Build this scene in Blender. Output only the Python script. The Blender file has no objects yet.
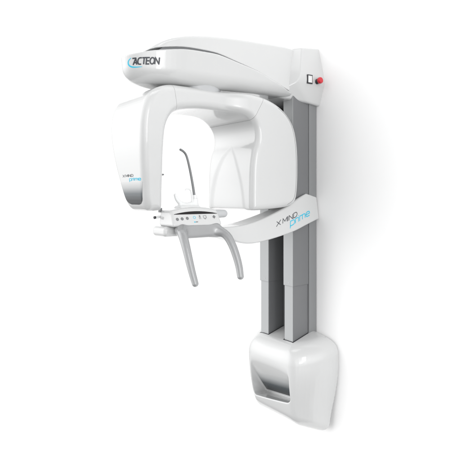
import bpy, bmesh, math
import numpy as np
from mathutils import Vector

sc = bpy.context.scene
COL = sc.collection

# ------------------------------------------------------------------ camera
cam_d = bpy.data.cameras.new('camera')
cam = bpy.data.objects.new('camera', cam_d); COL.objects.link(cam)
AZ = math.radians(51.34)
cam.location = (1.714, -1.8375, 1.40)
cam.rotation_euler = (math.radians(90), 0, AZ)
cam_d.sensor_width = 36.0
cam_d.lens = 36.0*480/460
cam_d.shift_y = -33/460
cam_d.clip_start = 0.05
cam_d.clip_end = 100
sc.camera = cam

# ------------------------------------------------------------------ world and lamps
w = bpy.data.worlds.new('World'); sc.world = w; w.use_nodes = True
nt = w.node_tree; bg = nt.nodes['Background']
# studio surround: dim all round, with one broad soft glow from the left front, a little above
tcw = nt.nodes.new('ShaderNodeTexCoord')
def wmath(op, a, b):
    n = nt.nodes.new('ShaderNodeMath'); n.operation = op
    for i, q in enumerate((a, b)):
        if hasattr(q, 'links'): nt.links.new(q, n.inputs[i])
        else: n.inputs[i].default_value = q
    return n.outputs[0]
def wdot(vec):
    n = nt.nodes.new('ShaderNodeVectorMath'); n.operation = 'DOT_PRODUCT'
    nt.links.new(tcw.outputs['Generated'], n.inputs[0]); n.inputs[1].default_value = vec
    return n.outputs['Value']
gd = Vector((-.60, -.80, .22)).normalized()
lobe = wmath('MULTIPLY', wmath('POWER', wmath('MAXIMUM', wdot(gd), 0.0), 4.0), 2.78)
amb = wmath('ADD', wdot((-.06, 0, .16)), .32)
sd = Vector((.93, -.34, .10)).normalized()
fill = wmath('MULTIPLY', wmath('POWER', wmath('MAXIMUM', wdot(sd), 0.0), 6.0), 2.25)
lobe = wmath('ADD', lobe, fill)
bg.inputs['Color'].default_value = (1.0, 1.0, 1.0, 1)
nt.links.new(wmath('ADD', lobe, amb), bg.inputs['Strength'])

def area(name, loc, target, sx, sy, power, col=(1, 1, 1)):
    d = bpy.data.lights.new(name, 'AREA'); d.shape = 'RECTANGLE'
    d.size = sx; d.size_y = sy; d.energy = power; d.color = col
    o = bpy.data.objects.new(name, d); COL.objects.link(o)
    o.location = loc
    o.rotation_euler = (Vector(target)-Vector(loc)).to_track_quat('-Z', 'Y').to_euler()
    return o
area('strip_softbox', (3.75, -1.70, 1.9), (0.1, -0.4, 1.3), 0.45, 2.4, 15)
area('top_softbox', (0.5, -1.2, 4.0), (0.0, -0.5, 1.5), 1.6, 0.7, 6)

sc.view_settings.view_transform = 'Standard'
sc.view_settings.look = 'None'
sc.view_settings.exposure = 0.0
sc.view_settings.gamma = 1.0

# ------------------------------------------------------------------ materials
def mat(name, col, rough=0.4, metal=0.0, coat=0.0, spec=0.5, bump=0.0, bscale=600, mottled=0.0):
    m = bpy.data.materials.new(name); m.use_nodes = True
    nt = m.node_tree; p = nt.nodes['Principled BSDF']
    p.inputs['Base Color'].default_value = (*col, 1)
    p.inputs['Roughness'].default_value = rough
    p.inputs['Metallic'].default_value = metal
    p.inputs['Coat Weight'].default_value = coat
    p.inputs['Coat Roughness'].default_value = 0.06
    p.inputs['Specular IOR Level'].default_value = spec
    tc = nt.nodes.new('ShaderNodeTexCoord')
    if mottled:
        n = nt.nodes.new('ShaderNodeTexNoise'); n.inputs['Scale'].default_value = 7
        n.inputs['Detail'].default_value = 5
        nt.links.new(tc.outputs['Object'], n.inputs['Vector'])
        r = nt.nodes.new('ShaderNodeMapRange')
        r.inputs['To Min'].default_value = rough-mottled; r.inputs['To Max'].default_value = rough+mottled
        nt.links.new(n.outputs['Fac'], r.inputs['Value'])
        nt.links.new(r.outputs['Result'], p.inputs['Roughness'])
    if bump:
        n = nt.nodes.new('ShaderNodeTexNoise'); n.inputs['Scale'].default_value = bscale
        n.inputs['Detail'].default_value = 3
        nt.links.new(tc.outputs['Object'], n.inputs['Vector'])
        b = nt.nodes.new('ShaderNodeBump'); b.inputs['Strength'].default_value = bump
        b.inputs['Distance'].default_value = 0.0006
        nt.links.new(n.outputs['Fac'], b.inputs['Height'])
        nt.links.new(b.outputs['Normal'], p.inputs['Normal'])
    return m

SHELL = (0.60, 0.605, 0.605)
M = {
 'shell': mat('white_gloss_plastic', SHELL, 0.20, coat=0.9, mottled=0.04),
 'wall': mat('white_wall_paint', (0.95, 0.95, 0.95), 0.9, spec=0.1, bump=0.15, bscale=220),
 'col': mat('grey_anodised_metal', (0.19, 0.194, 0.20), 0.45, metal=0.25, bump=0.08, bscale=900, mottled=0.05),
 'strip': mat('light_grey_metal', (0.39, 0.40, 0.405), 0.4, metal=0.1, bump=0.05, bscale=900),
 'rail': mat('wall_rail_metal', (0.25, 0.255, 0.26), 0.5, metal=0.1),
 'handle': mat('satin_grey_handle', (0.34, 0.345, 0.35), 0.24, metal=0.2, coat=0.4, mottled=0.04),
 'dark': mat('dark_plastic', (0.03, 0.03, 0.035), 0.35),
 'black': mat('black_glass', (0.006, 0.004, 0.005), 0.3, spec=0.3),
 'ink': mat('dark_ink', (0.045, 0.05, 0.06), 0.4),
 'inkg': mat('grey_ink', (0.16, 0.165, 0.17), 0.4),
 'cyan': mat('cyan_ink', (0.02, 0.50, 0.70), 0.4),
 'red': mat('red_plastic', (0.62, 0.015, 0.03), 0.25, coat=0.4),
 'steel': mat('grey_rod', (0.20, 0.205, 0.21), 0.3, metal=0.5),
 'clear': mat('frosted_plastic', (0.78, 0.79, 0.79), 0.25, coat=0.3),
 'lid_shade': mat('lid_shade_grey', (0.16, 0.165, 0.17), 0.6),
 'knob': mat('pale_grey_knob', (0.50, 0.51, 0.52), 0.35),
}
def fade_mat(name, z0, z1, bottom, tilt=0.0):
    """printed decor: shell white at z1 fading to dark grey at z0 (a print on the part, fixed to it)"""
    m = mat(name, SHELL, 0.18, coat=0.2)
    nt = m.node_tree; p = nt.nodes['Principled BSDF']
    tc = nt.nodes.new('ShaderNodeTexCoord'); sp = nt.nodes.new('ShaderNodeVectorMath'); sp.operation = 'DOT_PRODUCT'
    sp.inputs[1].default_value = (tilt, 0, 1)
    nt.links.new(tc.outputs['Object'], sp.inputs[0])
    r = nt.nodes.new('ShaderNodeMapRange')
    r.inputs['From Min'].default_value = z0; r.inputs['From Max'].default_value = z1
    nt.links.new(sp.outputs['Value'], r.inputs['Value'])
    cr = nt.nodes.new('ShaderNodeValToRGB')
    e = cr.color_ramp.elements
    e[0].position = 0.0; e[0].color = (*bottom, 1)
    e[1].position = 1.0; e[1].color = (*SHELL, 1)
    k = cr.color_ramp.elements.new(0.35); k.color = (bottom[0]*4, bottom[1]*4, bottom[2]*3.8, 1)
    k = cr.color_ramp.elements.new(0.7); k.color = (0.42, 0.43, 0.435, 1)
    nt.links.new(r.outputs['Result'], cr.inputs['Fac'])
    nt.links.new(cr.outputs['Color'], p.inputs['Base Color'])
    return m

# ------------------------------------------------------------------ helpers
def link(name, me, m, parent=None):
    o = bpy.data.objects.new(name, me); COL.objects.link(o)
    if m is not None and not me.materials: me.materials.append(m)
    if parent is not None: o.parent = parent
    return o

def chaikin(pts, it=3, closed=True):
    P = np.array(pts, float)
    for _ in range(it):
        if closed:
            Q = np.roll(P, -1, 0)
            P = np.stack([P*.75+Q*.25, P*.25+Q*.75], 1).reshape(-1, P.shape[1])
        else:
            A, B = P[:-1], P[1:]
            R = np.stack([A*.75+B*.25, A*.25+B*.75], 1).reshape(-1, P.shape[1])
            P = np.vstack([P[:1], R, P[-1:]])
    return P

def sd_poly(P, u, v):
    """signed distance to a closed 2D polygon (negative inside)"""
    u, v = np.broadcast_arrays(u, v)
    d = np.full(u.shape, 1e9); s = np.ones(u.shape)
    n = len(P)
    for i in range(n):
        ax, ay = P[i]; bx, by = P[(i+1) % n]
        ex, ey = bx-ax, by-ay
        wx, wy = u-ax, v-ay
        L = ex*ex+ey*ey
        if L < 1e-16: continue
        t = np.clip((wx*ex+wy*ey)/L, 0, 1)
        d = np.minimum(d, (wx-ex*t)**2+(wy-ey*t)**2)
        c1 = v >= ay; c2 = v < by; c3 = ex*wy > ey*wx
        flip = (c1 & c2 & c3) | (~c1 & ~c2 & ~c3)
        s = np.where(flip, -s, s)
    return s*np.sqrt(d)

def rint(a, b, r):
    return np.minimum(np.maximum(a, b), -r)+np.sqrt(np.maximum(a+r, 0)**2+np.maximum(b+r, 0)**2)
def runi(a, b, r):
    return np.maximum(np.minimum(a, b), r)-np.sqrt(np.maximum(r-a, 0)**2+np.maximum(r-b, 0)**2)
def smin(a, b, k):
    h = np.clip(.5+.5*(b-a)/k, 0, 1)
    return b*(1-h)+a*h-k*h*(1-h)
def sst(a, b, t):
    t = np.clip((t-a)/(b-a), 0, 1); return t*t*(3-2*t)
def interp(t, xs, ys):
    """smooth piecewise curve (monotone knots, eased by local averaging)"""
    t = np.asarray(t); o = 0
    for dlt, wt in ((-.035, 1), (-.0175, 2), (0, 3), (.0175, 2), (.035, 1)):
        o = o+wt*np.interp(t+dlt, xs, ys)
    return o/9.0

def sd_grad(f, p, e):
    g = np.empty_like(p)
    for k in range(3):
        a = p.copy(); b = p.copy(); a[:, k] += e; b[:, k] -= e
        g[:, k] = (f(a[:, 0], a[:, 1], a[:, 2])-f(b[:, 0], b[:, 1], b[:, 2]))/(2*e)
    return g

def sdf_mesh(f, lo, hi, h):
    lo = np.array(lo, float); hi = np.array(hi, float)
    n = np.ceil((hi-lo)/h).astype(int)+1
    ax = [lo[k]+np.arange(n[k])*h for k in range(3)]
    V = f(ax[0][:, None, None], ax[1][None, :, None], ax[2][None, None, :])
    V = np.array(np.broadcast_to(V, tuple(n)))
    S = V < 0
    c = [S[i:n[0]-1+i, j:n[1]-1+j, k:n[2]-1+k] for i in (0, 1) for j in (0, 1) for k in (0, 1)]
    cnt = sum(a.astype(np.int8) for a in c)
    act = (cnt > 0) & (cnt < 8)
    idx = -np.ones(act.shape, int); I = np.argwhere(act); idx[act] = np.arange(len(I))
    acc = np.zeros((len(I), 3)); num = np.zeros(len(I))
    corners = [(i, j, k) for i in (0, 1) for j in (0, 1) for k in (0, 1)]
    val = {q: V[I[:, 0]+q[0], I[:, 1]+q[1], I[:, 2]+q[2]] for q in corners}
    for q in corners:
        for k in range(3):
            if q[k] == 0:
                r = list(q); r[k] = 1; r = tuple(r)
                a, b = val[q], val[r]; cr = (a < 0) != (b < 0)
                t = np.where(cr, a/np.where(cr, a-b, 1), 0)
                pt = np.tile(np.array(q, float), (len(I), 1)); pt[:, k] += t
                acc[cr] += pt[cr]; num += cr
    P = lo+(I+acc/num[:, None])*h
    quads = []
    for k in range(3):
        a, b = (k+1) % 3, (k+2) % 3
        sl0 = [slice(None)]*3; sl1 = [slice(None)]*3
        sl0[k] = slice(0, n[k]-1); sl1[k] = slice(1, n[k])
        ch = S[tuple(sl0)] != S[tuple(sl1)]
        E = np.argwhere(ch)
        ok = (E[:, a] > 0) & (E[:, b] > 0) & (E[:, a] < n[a]-1) & (E[:, b] < n[b]-1)
        E = E[ok]
        ins = S[E[:, 0], E[:, 1], E[:, 2]]
        def cell(da, db):
            q = E.copy(); q[:, a] += da; q[:, b] += db
            return idx[q[:, 0], q[:, 1], q[:, 2]]
        Q = np.stack([cell(-1, -1), cell(0, -1), cell(0, 0), cell(-1, 0)], 1)
        Q[~ins] = Q[~ins][:, ::-1]
        quads.append(Q)
    Q = np.vstack(quads)
    for _ in range(4):
        d = f(P[:, 0], P[:, 1], P[:, 2]); g = sd_grad(f, P, h*.25)
        st = (d/np.maximum((g**2).sum(1), .05))[:, None]*g
        L = np.linalg.norm(st, axis=1, keepdims=True)
        P = P-st*np.minimum(1, .5*h/np.maximum(L, 1e-12))
    return P, Q

def sdf_to_mesh(name, f, P, Q, h, planes=()):
    """mesh from the lattice, cut by planes (point, normal: the part kept lies on the normal's side)"""
    me = bpy.data.meshes.new(name)
    me.from_pydata(P.tolist(), [], Q.tolist()); me.update()
    if planes:
        bm = bmesh.new(); bm.from_mesh(me)
        for co, no in planes:
            g = bm.verts[:]+bm.edges[:]+bm.faces[:]
            bmesh.ops.bisect_plane(bm, geom=g, dist=1e-6, plane_co=co, plane_no=no, clear_inner=True)
        bm.to_mesh(me); bm.free()
    finish_normals(me, f, h)
    return me

def finish_normals(me, f, h):
    me.polygons.foreach_set('use_smooth', [True]*len(me.polygons))
    p = np.empty(len(me.vertices)*3); me.vertices.foreach_get('co', p); p = p.reshape(-1, 3)
    g = sd_grad(f, p, h*.35)
    g /= np.maximum(np.linalg.norm(g, axis=1, keepdims=True), 1e-9)
    me.update()
    me.normals_split_custom_set_from_vertices(g.tolist())

def sdf_obj(name, f, lo, hi, h, m, parent):
    P, Q = sdf_mesh(f, lo, hi, h)
    return link(name, sdf_to_mesh(name, f, P, Q, h), m, parent)

def bevel_box(name, lo, hi, r, m, parent, seg=3):
    me = bpy.data.meshes.new(name); bm = bmesh.new()
    bmesh.ops.create_cube(bm, size=1)
    for v in bm.verts:
        for k in range(3): v.co[k] = lo[k] if v.co[k] < 0 else hi[k]
    if r: bmesh.ops.bevel(bm, geom=bm.edges[:], offset=r, segments=seg, affect='EDGES', profile=.5)
    bm.to_mesh(me); bm.free()
    return link(name, me, m, parent)

def frame_at(T):
    T = T/np.linalg.norm(T)
    a = np.array([0, 0, 1.]) if abs(T[2]) < .9 else np.array([0, 1., 0])
    u = np.cross(a, T); u /= np.linalg.norm(u); return T, u, np.cross(T, u)

def tube(name, pts, rad, m, parent, it=3, seg=20, flat=1.0, caps=True, scale2=None):
    """round bar along a smoothed path; rad per control point; hemispherical ends"""
    C = np.hstack([np.array(pts, float), np.array(rad, float)[:, None]])
    C = chaikin(C, it, closed=False)
    X, R = C[:, :3], C[:, 3]
    T = np.gradient(X, axis=0)
    rings = []
    _, u, v = frame_at(T[0])
    frames = []
    for i in range(len(X)):
        t = T[i]/np.linalg.norm(T[i])
        u = u-t*np.dot(u, t); u /= np.linalg.norm(u); v = np.cross(t, u)
        frames.append((t, u.copy(), v.copy()))
    def ring(c, r, fr):
        a = np.arange(seg)*2*math.pi/seg
        return c+np.outer(np.cos(a), fr[1])*r+np.outer(np.sin(a), fr[2])*r*flat
    if caps:
        for k in range(5):
            th = (k+.4)/5.4*math.pi/2
            rings.append(ring(X[0]-frames[0][0]*R[0]*math.cos(th), R[0]*math.sin(th), frames[0]))
    for i in range(len(X)): rings.append(ring(X[i], R[i], frames[i]))
    if caps:
        for k in range(4, -1, -1):
            th = (k+.4)/5.4*math.pi/2
            rings.append(ring(X[-1]+frames[-1][0]*R[-1]*math.cos(th), R[-1]*math.sin(th), frames[-1]))
    n = len(rings); vv = np.vstack(rings).tolist(); ff = []
    for i in range(n-1):
        for j in range(seg):
            k = (j+1) % seg
            ff.append((i*seg+j, i*seg+k, (i+1)*seg+k, (i+1)*seg+j))
    ff.append(tuple(range(seg-1, -1, -1))); ff.append(tuple((n-1)*seg+j for j in range(seg)))
    me = bpy.data.meshes.new(name); me.from_pydata(vv, [], ff)
    me.polygons.foreach_set('use_smooth', [True]*len(ff)); me.update()
    return link(name, me, m, parent)

def lathe(name, base, axis, prof, m, parent, seg=28, smooth=True):
    """prof: list of (radius, height along axis)"""
    T, u, v = frame_at(np.array(axis, float)); base = np.array(base, float)
    vv = []; ff = []
    for r, hgt in prof:
        for j in range(seg):
            a = j*2*math.pi/seg
            vv.append((base+T*hgt+u*(r*math.cos(a))+v*(r*math.sin(a))).tolist())
    n = len(prof)
    for i in range(n-1):
        for j in range(seg):
            k = (j+1) % seg
            ff.append((i*seg+j, i*seg+k, (i+1)*seg+k, (i+1)*seg+j))
    ff.append(tuple(range(seg-1, -1, -1))); ff.append(tuple((n-1)*seg+j for j in range(seg)))
    me = bpy.data.meshes.new(name); me.from_pydata(vv, [], ff); me.update()
    o = link(name, me, m, parent)
    if smooth:
        for p in me.polygons: p.use_smooth = len(p.vertices) == 4
        me.set_sharp_from_angle(angle=math.radians(40))
    return o

# ------------------------------------------------------------------ lettering: strokes laid onto a surface
def arc(cx, cy, rx, ry, a0, a1, n=10):
    return [(cx+rx*math.cos(math.radians(a0+(a1-a0)*i/n)), cy+ry*math.sin(math.radians(a0+(a1-a0)*i/n))) for i in range(n+1)]
G = {   # glyph: (advance, strokes) on a body one unit high
 'X': (1.05, [[(0, 0), (.95, 1)], [(0, 1), (.95, 0)]]),
 'M': (1.2, [[(0, 0), (0, 1), (.5, .25), (1.0, 1), (1.0, 0)]]),
 'I': (.28, [[(0, 0), (0, 1)]]),
 'N': (1.12, [[(0, 0), (0, 1), (.88, 0), (.88, 1)]]),
 'D': (1.12, [[(0, 0), (0, 1), (.5, 1)]+arc(.5, .5, .45, .5, 90, -90)+[(0, 0)]]),
 'p': (.95, [[(0, -.36), (0, .72), (.5, .72)]+arc(.5, .36, .3, .36, 90, -90)+[(0, 0)]]),
 'r': (.62, [[(0, 0), (0, .72), (.5, .72)]]),
 'i': (.24, [[(0, 0), (0, .72)], [(0, .9), (0, 1.0)]]),
 'm': (1.32, [[(0, 0), (0, .72), (.9, .72)]+arc(.9, .5, .24, .22, 90, 0)+[(1.14, 0)], [(.57, .72), (.57, 0)]]),
 'e': (.95, [[(0, .36), (.8, .36)]+arc(.5, .42, .3, .30, 0, 90)+[(.3, .72)]+arc(.3, .36, .3, .36, 90, 270)+[(.78, 0)]]),
 'A': (1.02, [[(-.28, .97), (.50, .97), (.86, 0)], [(.50, .97), (.02, 0)], [(.16, .3), (.72, .3)]]),
 'C': (.92, [[(.82, .97), (.4, .97)]+arc(.4, .5, .4, .47, 90, 270)+[(.80, .03)]]),
 'T': (.86, [[(0, .97), (.84, .97)], [(.42, .97), (.42, 0)]]),
 'E': (.86, [[(.76, .97), (.08, .97), (.08, .03), (.76, .03)], [(.08, .5), (.68, .5)]]),
 'O': (1.06, [arc(.48, .5, .46, .47, 0, 360, 24)]),
 ' ': (.42, []),
}
def resample(pl, step):
    out = [np.array(pl[0], float)]
    for a, b in zip(pl[:-1], pl[1:]):
        a = np.array(a, float); b = np.array(b, float)
        n = max(1, int(np.linalg.norm(b-a)/step))
        for i in range(1, n+1): out.append(a+(b-a)*i/n)
    return np.array(out)
def ribbons(strokes, width, step):
    """flat 2D ribbons: list of (left points, right points)"""
    R = []
    for s in strokes:
        P = resample(s, step)
        keep = [0]+[i for i in range(1, len(P)) if np.linalg.norm(P[i]-P[i-1]) > 1e-6]; P = P[keep]
        D = np.diff(P, axis=0); D /= np.linalg.norm(D, axis=1, keepdims=True)
        Nn = np.stack([-D[:, 1], D[:, 0]], 1)
        off = np.empty_like(P); off[0] = Nn[0]; off[-1] = Nn[-1]
        for i in range(1, len(P)-1):
            b = Nn[i-1]+Nn[i]; l = np.dot(b, b)
            off[i] = b/max(l/2, .45)
        closed = np.linalg.norm(P[0]-P[-1]) < 1e-6
        if closed:
            b = Nn[0]+Nn[-1]; off[0] = off[-1] = b/max(np.dot(b, b)/2, .45)
        R.append((P+off*width/2, P-off*width/2))
    return R
def text_strokes(txt, size, sx=1.0, slant=0.0, track=0.0):
    x = 0; S = []
    for ch in txt:
        adv, st = G[ch]
        for s in st: S.append([((x+a*sx+slant*b)*size, b*size) for a, b in s])
        x += adv*sx+track
    return S
def onto(f, P, N, gap):
    """slide points along -N until they stand 'gap' off the surface of f"""
    N = np.array(N, float)/np.linalg.norm(N)
    P = np.array(P, float)+N*.05
    for _ in range(60):
        P = P-N*(f(P[:, 0], P[:, 1], P[:, 2])-gap)[:, None]*.8
    return P
def decal(name, f, O, U, Vv, N, parts, m, parent, gap=.0007, single=True):
    """ribbon lists -> one thin printed mesh lying on the surface of f"""
    O = np.array(O, float); U = np.array(U, float); Vv = np.array(Vv, float)
    vv = []; ff = []
    lift = 0
    for L, R in parts:
        b = len(vv); n = len(L)
        uv = np.vstack([L, R])
        W = O+np.outer(uv[:, 0], U)+np.outer(uv[:, 1], Vv)
        top = onto(f, W, N, gap+lift); lift = (lift+.00006) if lift < .0006 else 0
        bot = onto(f, W, N, -.0006)
        vv += top.tolist()+bot.tolist()
        for i in range(n-1):
            ff.append((b+i, b+n+i, b+n+i+1, b+i+1))
            ff.append((b+i, b+i+1, b+2*n+i+1, b+2*n+i))
            ff.append((b+n+i+1, b+n+i, b+3*n+i, b+3*n+i+1))
        ff.append((b, b+2*n, b+3*n, b+n)); ff.append((b+n-1, b+2*n-1, b+4*n-1, b+3*n-1))
    me = bpy.data.meshes.new(name); me.from_pydata(vv, [], ff); me.update()
    bm = bmesh.new(); bm.from_mesh(me); bmesh.ops.recalc_face_normals(bm, faces=bm.faces[:]); bm.to_mesh(me); bm.free()
    return link(name, me, m, parent)
def patch(name, f, rows, N, m, parent, gap=.0007):
    """rows: array (r, c, 3) of guide points slid onto f -> one smooth sheet"""
    rows = np.array(rows, float); r, c, _ = rows.shape
    P = onto(f, rows.reshape(-1, 3), N, gap)
    ff = [(i*c+j, i*c+j+1, (i+1)*c+j+1, (i+1)*c+j) for i in range(r-1) for j in range(c-1)]
    me = bpy.data.meshes.new(name); me.from_pydata(P.tolist(), [], ff)
    me.update()
    n = me.polygons[len(ff)//2].normal
    if n.dot(Vector(N)) < 0:
        me.flip_normals()
    finish_normals(me, f, .004)
    return link(name, me, m, parent)

# ------------------------------------------------------------------ the setting
def plane_wall():
    me = bpy.data.meshes.new('wall')
    me.from_pydata([(-14, 0, -5), (7, 0, -5), (7, 0, 8), (-14, 0, 8)], [], [(0, 1, 2, 3)]); me.update()
    o = link('wall', me, M['wall']); o['kind'] = 'structure'
    return o
plane_wall()

# ------------------------------------------------------------------ the machine
root = bpy.data.objects.new('dental_xray_machine', None); COL.objects.link(root)
root['label'] = 'white wall-mounted panoramic dental X-ray machine with twin grey columns and arched rotating head'
root['category'] = 'x-ray machine'

# ---- columns ------------------------------------------------------
bevel_box('wall_rail', (-.118, -.0555, .60), (.112, -.002, 1.90), .003, M['rail'], root)
def column(cx):
    hw = .032
    c = bevel_box('lower_column', (cx-hw+.004, -.161, .60), (cx+hw-.004, -.0565, 1.05), .002, M['col'], root)
    s = bevel_box('front_strip', (cx-hw+.0045, -.1635, .60), (cx+hw-.0045, -.1612, 1.05), .0008, M['strip'], c, 1)
    u = bevel_box('upper_column', (cx-hw, -.165, .970), (cx+hw, -.0562, 1.93), .0025, M['col'], root)
    s = bevel_box('front_strip', (cx-hw+.0003, -.1675, .9702), (cx+hw-.0003, -.1652, 1.93), .001, M['strip'], u, 1)
    for z in (.985,):
        lathe('screw', (cx+.004, -.1676, z), (0, -1, 0), [(.003, 0), (.003, .0006), (.0018, .0009)], M['knob'], u, 12)
    return c
column(-.094); column(.076)

# ---- base cover ---------------------------------------------------
base_plan = chaikin([(-.252, .03), (-.252, -.055), (-.170, -.222), (-.10, -.247), (.10, -.247), (.170, -.222), (.252, -.055), (.252, .03)], 3)
def zlip(x): return .405+.16*x
def ypan(z): return -.247+.125*np.clip((.665-z)/.265, 0, 1.2)**1.7
def f_base(x, y, z):
    sh = .055*sst(.60, .27, z)                       # sides draw in towards the bottom
    d = sd_poly(base_plan, x, y)+sh*.7
    fy = -.238+.085*np.maximum(0, (.47-z)/.2)**1.6    # the front sweeps back below the lip
    d = rint(d, fy-y, .03)
    zt = .704+.25*np.clip(y+.165, -.2, .2)-.12*np.maximum(np.abs(x)-.10, 0)
    zb = .262+.38*np.maximum(-y-.03, 0)
    d = rint(d, z-zt, .075)
    d = rint(d, zb-z, .05)
    d = np.maximum(d, y-.012)
    # recess: a panel that slopes inwards as it goes down, open to the front
    rec = y-ypan(z)
    rec = rint(rec, rint(zlip(x)+.10*np.maximum(-y-.15, 0)-z, np.abs(x)-.134, .022), .010)
    rec = np.maximum(rec, z-.70)
    d = rint(d, -rec, .007)
    return d
base = sdf_obj('base_cover', f_base, (-.27, -.27, .22), (.27, .025, .77), .0029, M['shell'], root)

for cx in (-.094, .076):
    ring = [(-.0305, -.1655), (.0305, -.1655), (.0305, -.060), (-.0305, -.060), (-.0305, -.1655)]
    decal('column_gap_shade', f_base, (cx, 0, .70), (1, 0, 0), (0, 1, 0), (0, 0, 1), ribbons([ring], .0062, .004), M['dark'], base, .0005)  # dark ribbon painted in place of an open, shaded gap round the column
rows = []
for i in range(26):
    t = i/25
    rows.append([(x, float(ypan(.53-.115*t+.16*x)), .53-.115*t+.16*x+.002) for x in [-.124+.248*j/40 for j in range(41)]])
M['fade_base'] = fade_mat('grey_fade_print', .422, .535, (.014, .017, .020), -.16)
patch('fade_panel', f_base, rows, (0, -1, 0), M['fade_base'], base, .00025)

# ---- top cap over the columns ---------------------------------------
def plane(x, y, z, p, n):
    n = np.array(n, float); n /= np.linalg.norm(n)
    return (x-p[0])*n[0]+(y-p[1])*n[1]+(z-p[2])*n[2]
def f_cap(x, y, z):
    ax = np.abs(x)
    d = plane(ax, y, z, (.160, -.012, 1.98), (1, -.10, .237))
    d = rint(d, plane(ax, y, z, (.160, -.012, 1.955), (1, -.10, -.30)), .012)
    d = rint(d, plane(ax, y, z, (.150, -.163, 1.953), (.62, -.70, .33)), .004)
    d = rint(d, plane(ax, y, z, (.150, -.163, 1.950), (.80, -.30, -.52)), .004)
    d = rint(d, plane(ax, y, z, (0, -.06, 2.133), (0, -.12, 1)), .010)
    d = rint(d, plane(ax, y, z, (0, -.06, 1.857), (0, -.10, -1)), .008)
    d = rint(d, -.260-y, .004)
    return np.maximum(d, y-.012)
cap = sdf_obj('column_cap', f_cap, (-.22, -.31, 1.80), (.22, .025, 2.17), .003, M['shell'], root)

# ---- overhead arm ---------------------------------------------------
arm_plan = [(-.128, -.10)]+[(.150*math.cos(math.radians(q)), -.645+.356*math.sin(math.radians(q))) for q in range(180, 361, 4)]+[(.128, -.10)]
def rim(y): return interp(y, [-1.1, -.98, -.93, -.80, -.64, -.415, -.209, -.1], [1.940, 1.948, 1.962, 1.982, 1.986, 1.956, 1.90, 1.88])
def f_arm(x, y, z):
    d = sd_poly(arm_plan, x, y)
    zb = interp(y, [-1.1, -.9, -.64, -.29, -.1], [1.85, 1.848, 1.854, 1.872, 1.88])
    d = d+.12*np.maximum(rim(y)-z, 0)
    d = rint(d, zb-z, .055)
    d = rint(d, z-rim(y), .006)
    return np.maximum(d, y+.18)
arm = sdf_obj('overhead_arm', f_arm, (-.18, -1.09, 1.82), (.18, -.12, 2.01), .0035, M['shell'], root)
def f_lid(x, y, z):
    d = sd_poly(arm_plan, x, y)+.012
    d = rint(d, plane(x, y, z, (0, -.93, 1.965), (0, -.70, .70)), .03)
    d = d+.13*np.maximum(z-rim(y), 0)
    zt = interp(y, [-1.1, -.95, -.87, -.78, -.68, -.55, -.2], [1.96, 1.988, 2.016, 2.044, 2.062, 2.082, 2.122])
    d = rint(d, z-zt, .016)
    d = rint(d, rim(y)+interp(y, [-1, -.75, -.4], [.013, .011, .003])-z, .003)
    return np.maximum(d, y+.115+np.maximum(2.1-z, 0)*.45)
def f_lid_shade(x, y, z):  # dark grey core, coloured to stand in for the shadow line under the lid
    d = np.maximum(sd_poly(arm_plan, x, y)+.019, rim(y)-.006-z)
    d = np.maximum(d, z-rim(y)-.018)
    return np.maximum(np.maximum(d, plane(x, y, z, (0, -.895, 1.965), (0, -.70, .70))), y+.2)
sdf_obj('lid_shade_band', f_lid_shade, (-.16, -1.0, 1.88), (.16, -.19, 2.02), .0035, M['lid_shade'], arm)
link_lid = sdf_obj('arm_lid', f_lid, (-.18, -1.08, 1.86), (.18, -.10, 2.16), .0035, M['shell'], arm)

# ---- rotating arch: tube head, bridge and sensor head --------------
outer = [(-.945, 1.345), (-.972, 1.48), (-.990, 1.60), (-.992, 1.72), (-.955, 1.80), (-.86, 1.842), (-.70, 1.848), (-.50, 1.847),
         (-.378, 1.838), (-.278, 1.800), (-.215, 1.738), (-.190, 1.657), (-.183, 1.56), (-.186, 1.44), (-.200, 1.375), (-.24, 1.355), (-.34, 1.346)]
inner = [(-.465, 1.340), (-.477, 1.348), (-.476, 1.44), (-.474, 1.53), (-.462, 1.60), (-.440, 1.645), (-.445, 1.705), (-.49, 1.752), (-.57, 1.766), (-.72, 1.765),
         (-.83, 1.742), (-.882, 1.69), (-.888, 1.60), (-.876, 1.46), (-.864, 1.352), (-.875, 1.345)]
gpoly = chaikin(outer+inner, 3)
def gw(y, z):
    tub = interp(z, [1.30, 1.36, 1.50, 1.62, 1.72, 1.80], [.070, .082, .118, .140, .147, .142])
    sen = .171
    mid = .118
    t = sst(-.90, -.78, y); s = sst(-.62, -.46, y)
    return tub*(1-t)+mid*t*(1-s)+sen*s
def f_gan(x, y, z):
    d = sd_poly(gpoly, y, z)
    e = (np.abs(x)-gw(y, z))*.95
    r = .030
    bw = interp(z, [1.30, 1.42, 1.50, 1.57, 1.61, 1.64, 1.72], [.128, .112, .088, .052, .024, -.02, -.10])
    d = d+.0075*sst(.020, -.020, np.abs(x+.015)-bw)*sst(-.40, -.43, y)*sst(-.62, -.53, y)
    return rint(d, e, r)
GH = .0035
P, Q = sdf_mesh(f_gan, (-.18, -1.02, 1.32), (.18, -.16, 1.87), GH)
g = .0004
cut1 = (np.array([0, -.842, 1.80]), np.array([0, .97, .20]))
cut2 = (np.array([0, -.43, 1.80]), np.array([0, .85, -.53]))
for c in (cut1, cut2): c[1][:] = c[1]/np.linalg.norm(c[1])
tube_head = link('tube_head', sdf_to_mesh('tube_head', f_gan, P, Q, GH, [(cut1[0]-cut1[1]*g, -cut1[1])]), M['shell'], root)
arch = link('arch', sdf_to_mesh('arch', f_gan, P, Q, GH, [(cut1[0]+cut1[1]*g, cut1[1]), (cut2[0]-cut2[1]*g, -cut2[1])]), M['shell'], root)
sensor = link('sensor_head', sdf_to_mesh('sensor_head', f_gan, P, Q, GH, [(cut2[0]+cut2[1]*g, cut2[1])]), M['shell'], root)
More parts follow.
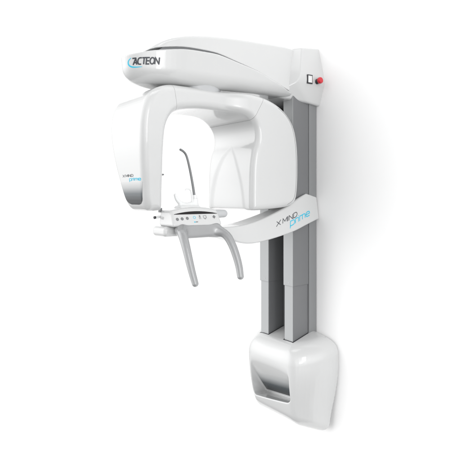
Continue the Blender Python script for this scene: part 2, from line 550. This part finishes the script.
lathe('pivot', (0, -.66, 1.835), (0, 0, 1), [(.11, 0), (.11, .05)], M['knob'], root)

# ---- support arm ---------------------------------------------------
sup = chaikin([(-.004, 1.292), (-.004, 1.294), (-.004, 1.296), (-.004, 1.40), (-.004, 1.401), (-.006, 1.403), (-.075, 1.416), (-.085, 1.418), (-.095, 1.414), (-.16, 1.390), (-.23, 1.358), (-.36, 1.312), (-.50, 1.276), (-.60, 1.272), (-.70, 1.29), (-.80, 1.29), (-.80, 1.262), (-.66, 1.25),
               (-.60, 1.235), (-.53, 1.203), (-.46, 1.196), (-.34, 1.212), (-.20, 1.240), (-.10, 1.268), (-.02, 1.288), (-.010, 1.290)], 2)
def f_sup(x, y, z):
    d = sd_poly(sup, y, z)
    xo = interp(y, [-.9, -.62, -.45, -.2, 0], [.085, .115, .140, .148, .130])
    xi = interp(y, [-.9, -.62, -.45, -.25, -.2, 0], [.02, .02, .03, .06, .110, .110])
    d = rint(d, x-xo+.15*(z-1.3), .008)
    return rint(d, xi-x, .008)
support = sdf_obj('support_arm', f_sup, (-.01, -.86, 1.16), (.18, .01, 1.44), .003, M['shell'], root)

# ---- console -------------------------------------------------------
CA = math.radians(24)      # the front leans back
cn = (math.cos(CA), -.03, math.sin(CA))
def f_con(x, y, z):
    yc = y+.738
    d = plane(x, y, z, (.130, -.72, 1.313), cn)
    d = rint(d, np.abs(yc)-.112-.10*(1.34-z)+.12*np.maximum(.08-x, 0)*0, .012)
    d = rint(d, .02-x, .02)
    zt = 1.347+.013*(1-(yc/.11)**2)-.02*np.maximum(.11-x, 0)
    d = rint(d, z-zt, .008)
    return rint(d, 1.283-z, .012)
console = sdf_obj('console', f_con, (0, -.87, 1.26), (.17, -.57, 1.38), .002, M['shell'], root)

# ---- handles -------------------------------------------------------
def sd_seg(x, y, z, A, B, ra, rb):
    A = np.array(A); B = np.array(B); e = B-A; L = e.dot(e)
    px, py, pz = x-A[0], y-A[1], z-A[2]
    t = np.clip((px*e[0]+py*e[1]+pz*e[2])/L, 0, 1)
    return np.sqrt((px-e[0]*t)**2+(py-e[1]*t)**2+(pz-e[2]*t)**2)-(ra+(rb-ra)*t)
def sd_path(x, y, z, pts, rad, it=2, k=0):
    C = chaikin(np.hstack([np.array(pts, float), np.array(rad, float)[:, None]]), it, closed=False)
    d = None
    for a, b in zip(C[:-1], C[1:]):
        q = sd_seg(x, y, z, a[:3], b[:3], a[3], b[3])
        d = q if d is None else np.minimum(d, q)
    return d
def f_han(x, y, z):
    l1 = sd_path(x, y, z, [(.240, -.824, 1.078), (.222, -.830, 1.13), (.192, -.834, 1.215), (.164, -.832, 1.262), (.128, -.82, 1.270)], [.0125, .0142, .0165, .0185, .018])
    l2 = sd_path(x, y, z, [(.238, -.603, 1.082), (.226, -.602, 1.13), (.197, -.610, 1.205), (.168, -.622, 1.250), (.128, -.65, 1.268)], [.0135, .0150, .0165, .018, .018])
    bx = np.abs(x-.128-.10*(1.28-z))-.016; by = np.abs(y+.727)-.092; bz = np.abs(z-1.262-.30*(x-.13))-.026
    r = .013
    q = np.sqrt(np.maximum(bx+r, 0)**2+np.maximum(by+r, 0)**2+np.maximum(bz+r, 0)**2)+np.minimum(np.maximum(np.maximum(bx, by), bz)+r, 0)-r
    return smin(smin(l1, l2, .004), q, .030)
sdf_obj('handle', f_han, (.07, -.88, 1.05), (.27, -.56, 1.33), .0025, M['handle'], root)


# ---- sensor head: parting line of the rear shell ----------------------
def inset_curve(off):
    pts = [(-.325, 1.800), (-.275, 1.772), (-.240, 1.73), (-.217, 1.66), (-.209, 1.56), (-.212, 1.44), (-.226, 1.385), (-.262, 1.366)]
    return chaikin(pts, 3, closed=False)
c = inset_curve(0)
t_ = np.gradient(c, axis=0); t_ /= np.linalg.norm(t_, axis=1, keepdims=True); nn = np.stack([-t_[:, 1], t_[:, 0]], 1)
decal('parting_line', f_gan, (.2, 0, 0), (0, 1, 0), (0, 0, 1), (1, 0, 0), [(c+nn*.0009, c-nn*.0009)], M['inkg'], sensor, .0003)

# ---- printing on the shells -------------------------------------------
U = np.array((.635, .772, .055)); U /= np.linalg.norm(U); N = (.77, -.635, 0); Vv = np.array((0, 0, 1.))
LO = np.array((.0735, -.945, 1.922))-U*.044-Vv*.0135
decal('brand_lettering', f_arm, LO, U, Vv, N, ribbons(text_strokes('ACTEON', .025, .70, .12, .0), .0050, .003), M['ink'], arm)
sw = chaikin([(-.0065, .0275), (-.0190, .019), (-.0205, .006), (-.012, -.0045), (.006, -.0095), (.036, -.0085)], 3, closed=False)
wd = .0050*np.sin(np.linspace(0, math.pi, len(sw)))**.8+.0002
t_ = np.gradient(sw, axis=0); t_ /= np.linalg.norm(t_, axis=1, keepdims=True); nn = np.stack([-t_[:, 1], t_[:, 0]], 1)
decal('brand_swoosh', f_arm, LO, U, Vv, N, [(sw+nn*wd[:, None]/2, sw-nn*wd[:, None]/2)], M['cyan'], arm)

U = (0, .955, .297); N = (1, 0, 0)
decal('model_lettering', f_sup, (.15, -.317, 1.266), U, (0, 0, 1), N, ribbons(text_strokes('X MIND', .0205, 1.42, .25), .0029, .004), M['ink'], support)
decal('model_lettering', f_sup, (.15, -.230, 1.2655), U, (0, 0, 1), N, ribbons(text_strokes('prime', .0285, 1.40, .2), .0042, .004), M['cyan'], support)
decal('model_lettering', f_gan, (-.056, -1.0, 1.479), (1, 0, 0), (0, 0, 1), (0, -1, 0), ribbons(text_strokes('X MIND', .0088, 2.0, .2), .0019, .003), M['inkg'], tube_head)
decal('model_lettering', f_gan, (-.004, -1.0, 1.4635), (1, 0, 0), (0, 0, 1), (0, -1, 0), ribbons(text_strokes('prime', .0115, 2.0, .2), .0024, .003), M['cyan'], tube_head)

# ---- tube head: printed fade at the foot of the front --------------------
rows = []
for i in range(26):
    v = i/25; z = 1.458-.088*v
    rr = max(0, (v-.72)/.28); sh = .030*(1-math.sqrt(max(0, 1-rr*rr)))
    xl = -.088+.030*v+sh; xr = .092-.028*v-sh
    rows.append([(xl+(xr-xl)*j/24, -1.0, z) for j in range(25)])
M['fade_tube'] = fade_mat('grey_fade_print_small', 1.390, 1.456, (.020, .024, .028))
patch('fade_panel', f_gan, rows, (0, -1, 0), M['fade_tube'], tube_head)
lathe('laser_pin', (.085, -.884, 1.486), (.1, 1, .12), [(.0035, 0), (.0035, .014), (.0022, .017)], M['steel'], tube_head, 14)

# ---- cap: power switch and emergency stop ------------------------------
capn = np.array((1, -.04, .36)); capn /= np.linalg.norm(capn)
def on_cap(y, z): return onto(f_cap, np.array([[.185, y, z]]), (1, 0, 0), 0.0)[0]
def oriented_box(name, C0, U, V, W, su, sv, w0, w1, r, m, parent):
    """box on a surface: U, V in the surface, W outwards"""
    U, V, W = [np.array(q, float)/np.linalg.norm(q) for q in (U, V, W)]
    me = bpy.data.meshes.new(name); bm = bmesh.new(); bmesh.ops.create_cube(bm, size=1)
    for v in bm.verts:
        p = np.array(C0)+U*v.co.x*su+V*v.co.y*sv+W*(w0 if v.co.z < 0 else w1)
        v.co = Vector(p)
    if r: bmesh.ops.bevel(bm, geom=bm.edges[:], offset=r, segments=3, affect='EDGES', profile=.5)
    bmesh.ops.recalc_face_normals(bm, faces=bm.faces[:])
    bm.to_mesh(me); bm.free()
    return link(name, me, m, parent)
P0 = on_cap(-.097, 1.966)
capn = sd_grad(f_cap, np.array([P0]), .004)[0]; capn /= np.linalg.norm(capn)
cv = np.cross((.625, .78, 0), capn); cv = cv/np.linalg.norm(cv); cv = cv if cv[2] > 0 else -cv
cu = np.cross(cv, capn); cu = cu if cu[1] > 0 else -cu
swt = oriented_box('power_switch', P0, cu, cv, capn, .031, .040, -.004, .002, .0018, M['dark'], cap)
oriented_box('rocker', P0, cu, cv, capn, .021, .030, .001, .0045, .0015, M['clear'], swt)
P1 = on_cap(-.049, 1.961)
col_ = lathe('emergency_button', P1, (1, -.02, .1), [(.0125, -.006), (.0125, .006), (.0105, .009), (.0105, .013)], M['dark'], cap, 28)
lathe('button_head', P1+np.array((1, -.02, .1))*.013, (1, -.02, .1), [(.0100, 0), (.0145, .0005), (.0155, .003), (.0155, .011), (.0135, .0145), (.008, .016), (.0078, .0152), (.004, .0154)], M['red'], col_, 32)

# ---- console: display strip, buttons, icons ----------------------------
cnn = np.array(cn)/np.linalg.norm(cn)
cU = np.array((.03, 1, 0)); cU -= cnn*cU.dot(cnn); cU /= np.linalg.norm(cU)
cV = np.cross(cnn, cU); cV = cV if cV[2] > 0 else -cV
C0 = np.array((.130, -.738, 1.313))
def con_pt(a, b): return C0+cU*a+cV*b
rows = []
for i in range(9):
    v = i/8
    rows.append([tuple(con_pt(q, .0195+.06*0+v*(.001+.0115*(1-(q/.104)**2))+.012*(q/.104)*0+.0005)) for q in np.linspace(-.103, .103, 41)])
patch('display_strip', f_con, rows, cnn, M['black'], console, .0008)
for a_, b_ in ((-.092, .000), (-.070, .0015), (-.046, .003)):
    P0 = onto(f_con, np.array([con_pt(a_, b_)]), cnn, 0.0)[0]
    lathe('push_button', P0, cnn, [(.0062, -.001), (.0062, .0012), (.0050, .0022)], M['steel'], console, 20)
P0 = onto(f_con, np.array([con_pt(.083, .006)]), cnn, 0.0)[0]
oriented_box('push_button', P0, cU+cV, cV-cU, cnn, .0095, .0095, -.001, .0014, .0008, M['steel'], console)
K = .0085
ring = [[(math.cos(q)*K*.8, math.sin(q)*K*.8) for q in np.linspace(0, 2*math.pi, 25)]]
decal('icon', f_con, con_pt(-.012, .006), cU, cV, cnn, ribbons([[(a*.8, b*.8) for a, b in ring[0]]], .0014, .002), M['cyan'], console)
body = [[(-.003, -.008), (-.003, .002)], [(.003, -.008), (.003, .002)], [(-.003, .002), (.003, .002)]]+[[(.0025*math.cos(q), .006+.0025*math.sin(q)) for q in np.linspace(0, 2*math.pi, 13)]]
decal('icon', f_con, con_pt(.014, .006), cU, cV, cnn, ribbons(body, .0013, .002), M['inkg'], console)
decal('icon', f_con, con_pt(.038, .006), cU, cV, cnn, ribbons([[(-.007, -.004), (-.007, .006), (.007, .006), (.007, -.004), (-.007, -.004)], [(-.004, -.008), (.004, -.008)], [(0, -.004), (0, -.008)]], .0014, .002), M['inkg'], console)
decal('panel_mark', f_con, con_pt(-.010, -.0135), cU, cV, cnn, ribbons([[(-.008, 0), (-.002, 0)]], .004, .002), M['cyan'], console)
decal('panel_mark', f_con, con_pt(-.010, -.0135), cU, cV, cnn, ribbons([[(-.0005, 0), (.010, 0)]], .003, .002), M['inkg'], console)
tube('side_knob', [(.105, -.66, 1.330), (.105, -.62, 1.330), (.105, -.585, 1.330)], [.018, .018, .0165], M['knob'], console, seg=24)
bevel_box('lower_housing', (.000, -.872, 1.243), (.100, -.770, 1.284), .016, M['shell'], console, 5)
oriented_box('dark_clip', (.03, -.850, 1.347), (0, 1, 0), (0, 0, 1), (1, 0, 0), .013, .018, -.006, .006, .002, M['steel'], console)
tube('side_pin', [(.025, -.825, 1.318), (.022, -.850, 1.320), (.022, -.866, 1.318)], [.005, .005, .0055], M['clear'], console, seg=14)
lathe('pin_tip', (.0225, -.868, 1.318), (.2, -.95, -.1), [(.0058, 0), (.0058, .006), (.004, .007)], M['dark'], console, 14)

# ---- chin rest and bite rod ---------------------------------------------
def f_chin(x, y, z):
    p = sd_path(x, y, z, [(.055, -.795, 1.408), (.055, -.788, 1.390), (.058, -.772, 1.374), (.060, -.745, 1.366), (.060, -.715, 1.372), (.058, -.698, 1.384)], [.006, .0075, .009, .010, .010, .008])
    bx = np.abs(x-.060)-.028; by = np.abs(y+.738)-.052; bz = np.abs(z-1.352)-.012
    r = .010
    q = np.sqrt(np.maximum(bx+r, 0)**2+np.maximum(by+r, 0)**2+np.maximum(bz+r, 0)**2)+np.minimum(np.maximum(np.maximum(bx, by), bz)+r, 0)-r
    pst = np.maximum(np.sqrt((x-.06)**2+(y+.702)**2)-.013-.12*np.maximum(1.385-z, 0), np.abs(z-1.365)-.030)
    return smin(smin(p, q, .014), pst, .008)
chin = sdf_obj('chin_rest', f_chin, (.01, -.83, 1.32), (.11, -.66, 1.43), .0018, M['clear'], root)
tube('fork', [(.066, -.752, 1.430), (.066, -.743, 1.435), (.066, -.727, 1.430), (.066, -.722, 1.415), (.064, -.717, 1.378)], [.0030, .0032, .0034, .0038, .0042], M['clear'], chin, seg=14)
lathe('rod_socket', (.060, -.7005, 1.385), (0, -.1, 1), [(.0095, -.02), (.0095, .018), (.0078, .024)], M['clear'], chin, 22)
tube('bite_rod', [(.060, -.700, 1.372), (.058, -.707, 1.43), (.054, -.719, 1.50), (.051, -.731, 1.553), (.050, -.740, 1.577), (.050, -.752, 1.588), (.050, -.766, 1.594)],
     [.0056, .0053, .0049, .0047, .0045, .0045, .0050], M['steel'], root, seg=18, it=3)

for o in COL.objects:
    if o.type == 'MESH' and not o.data.materials: print('no material', o.name)
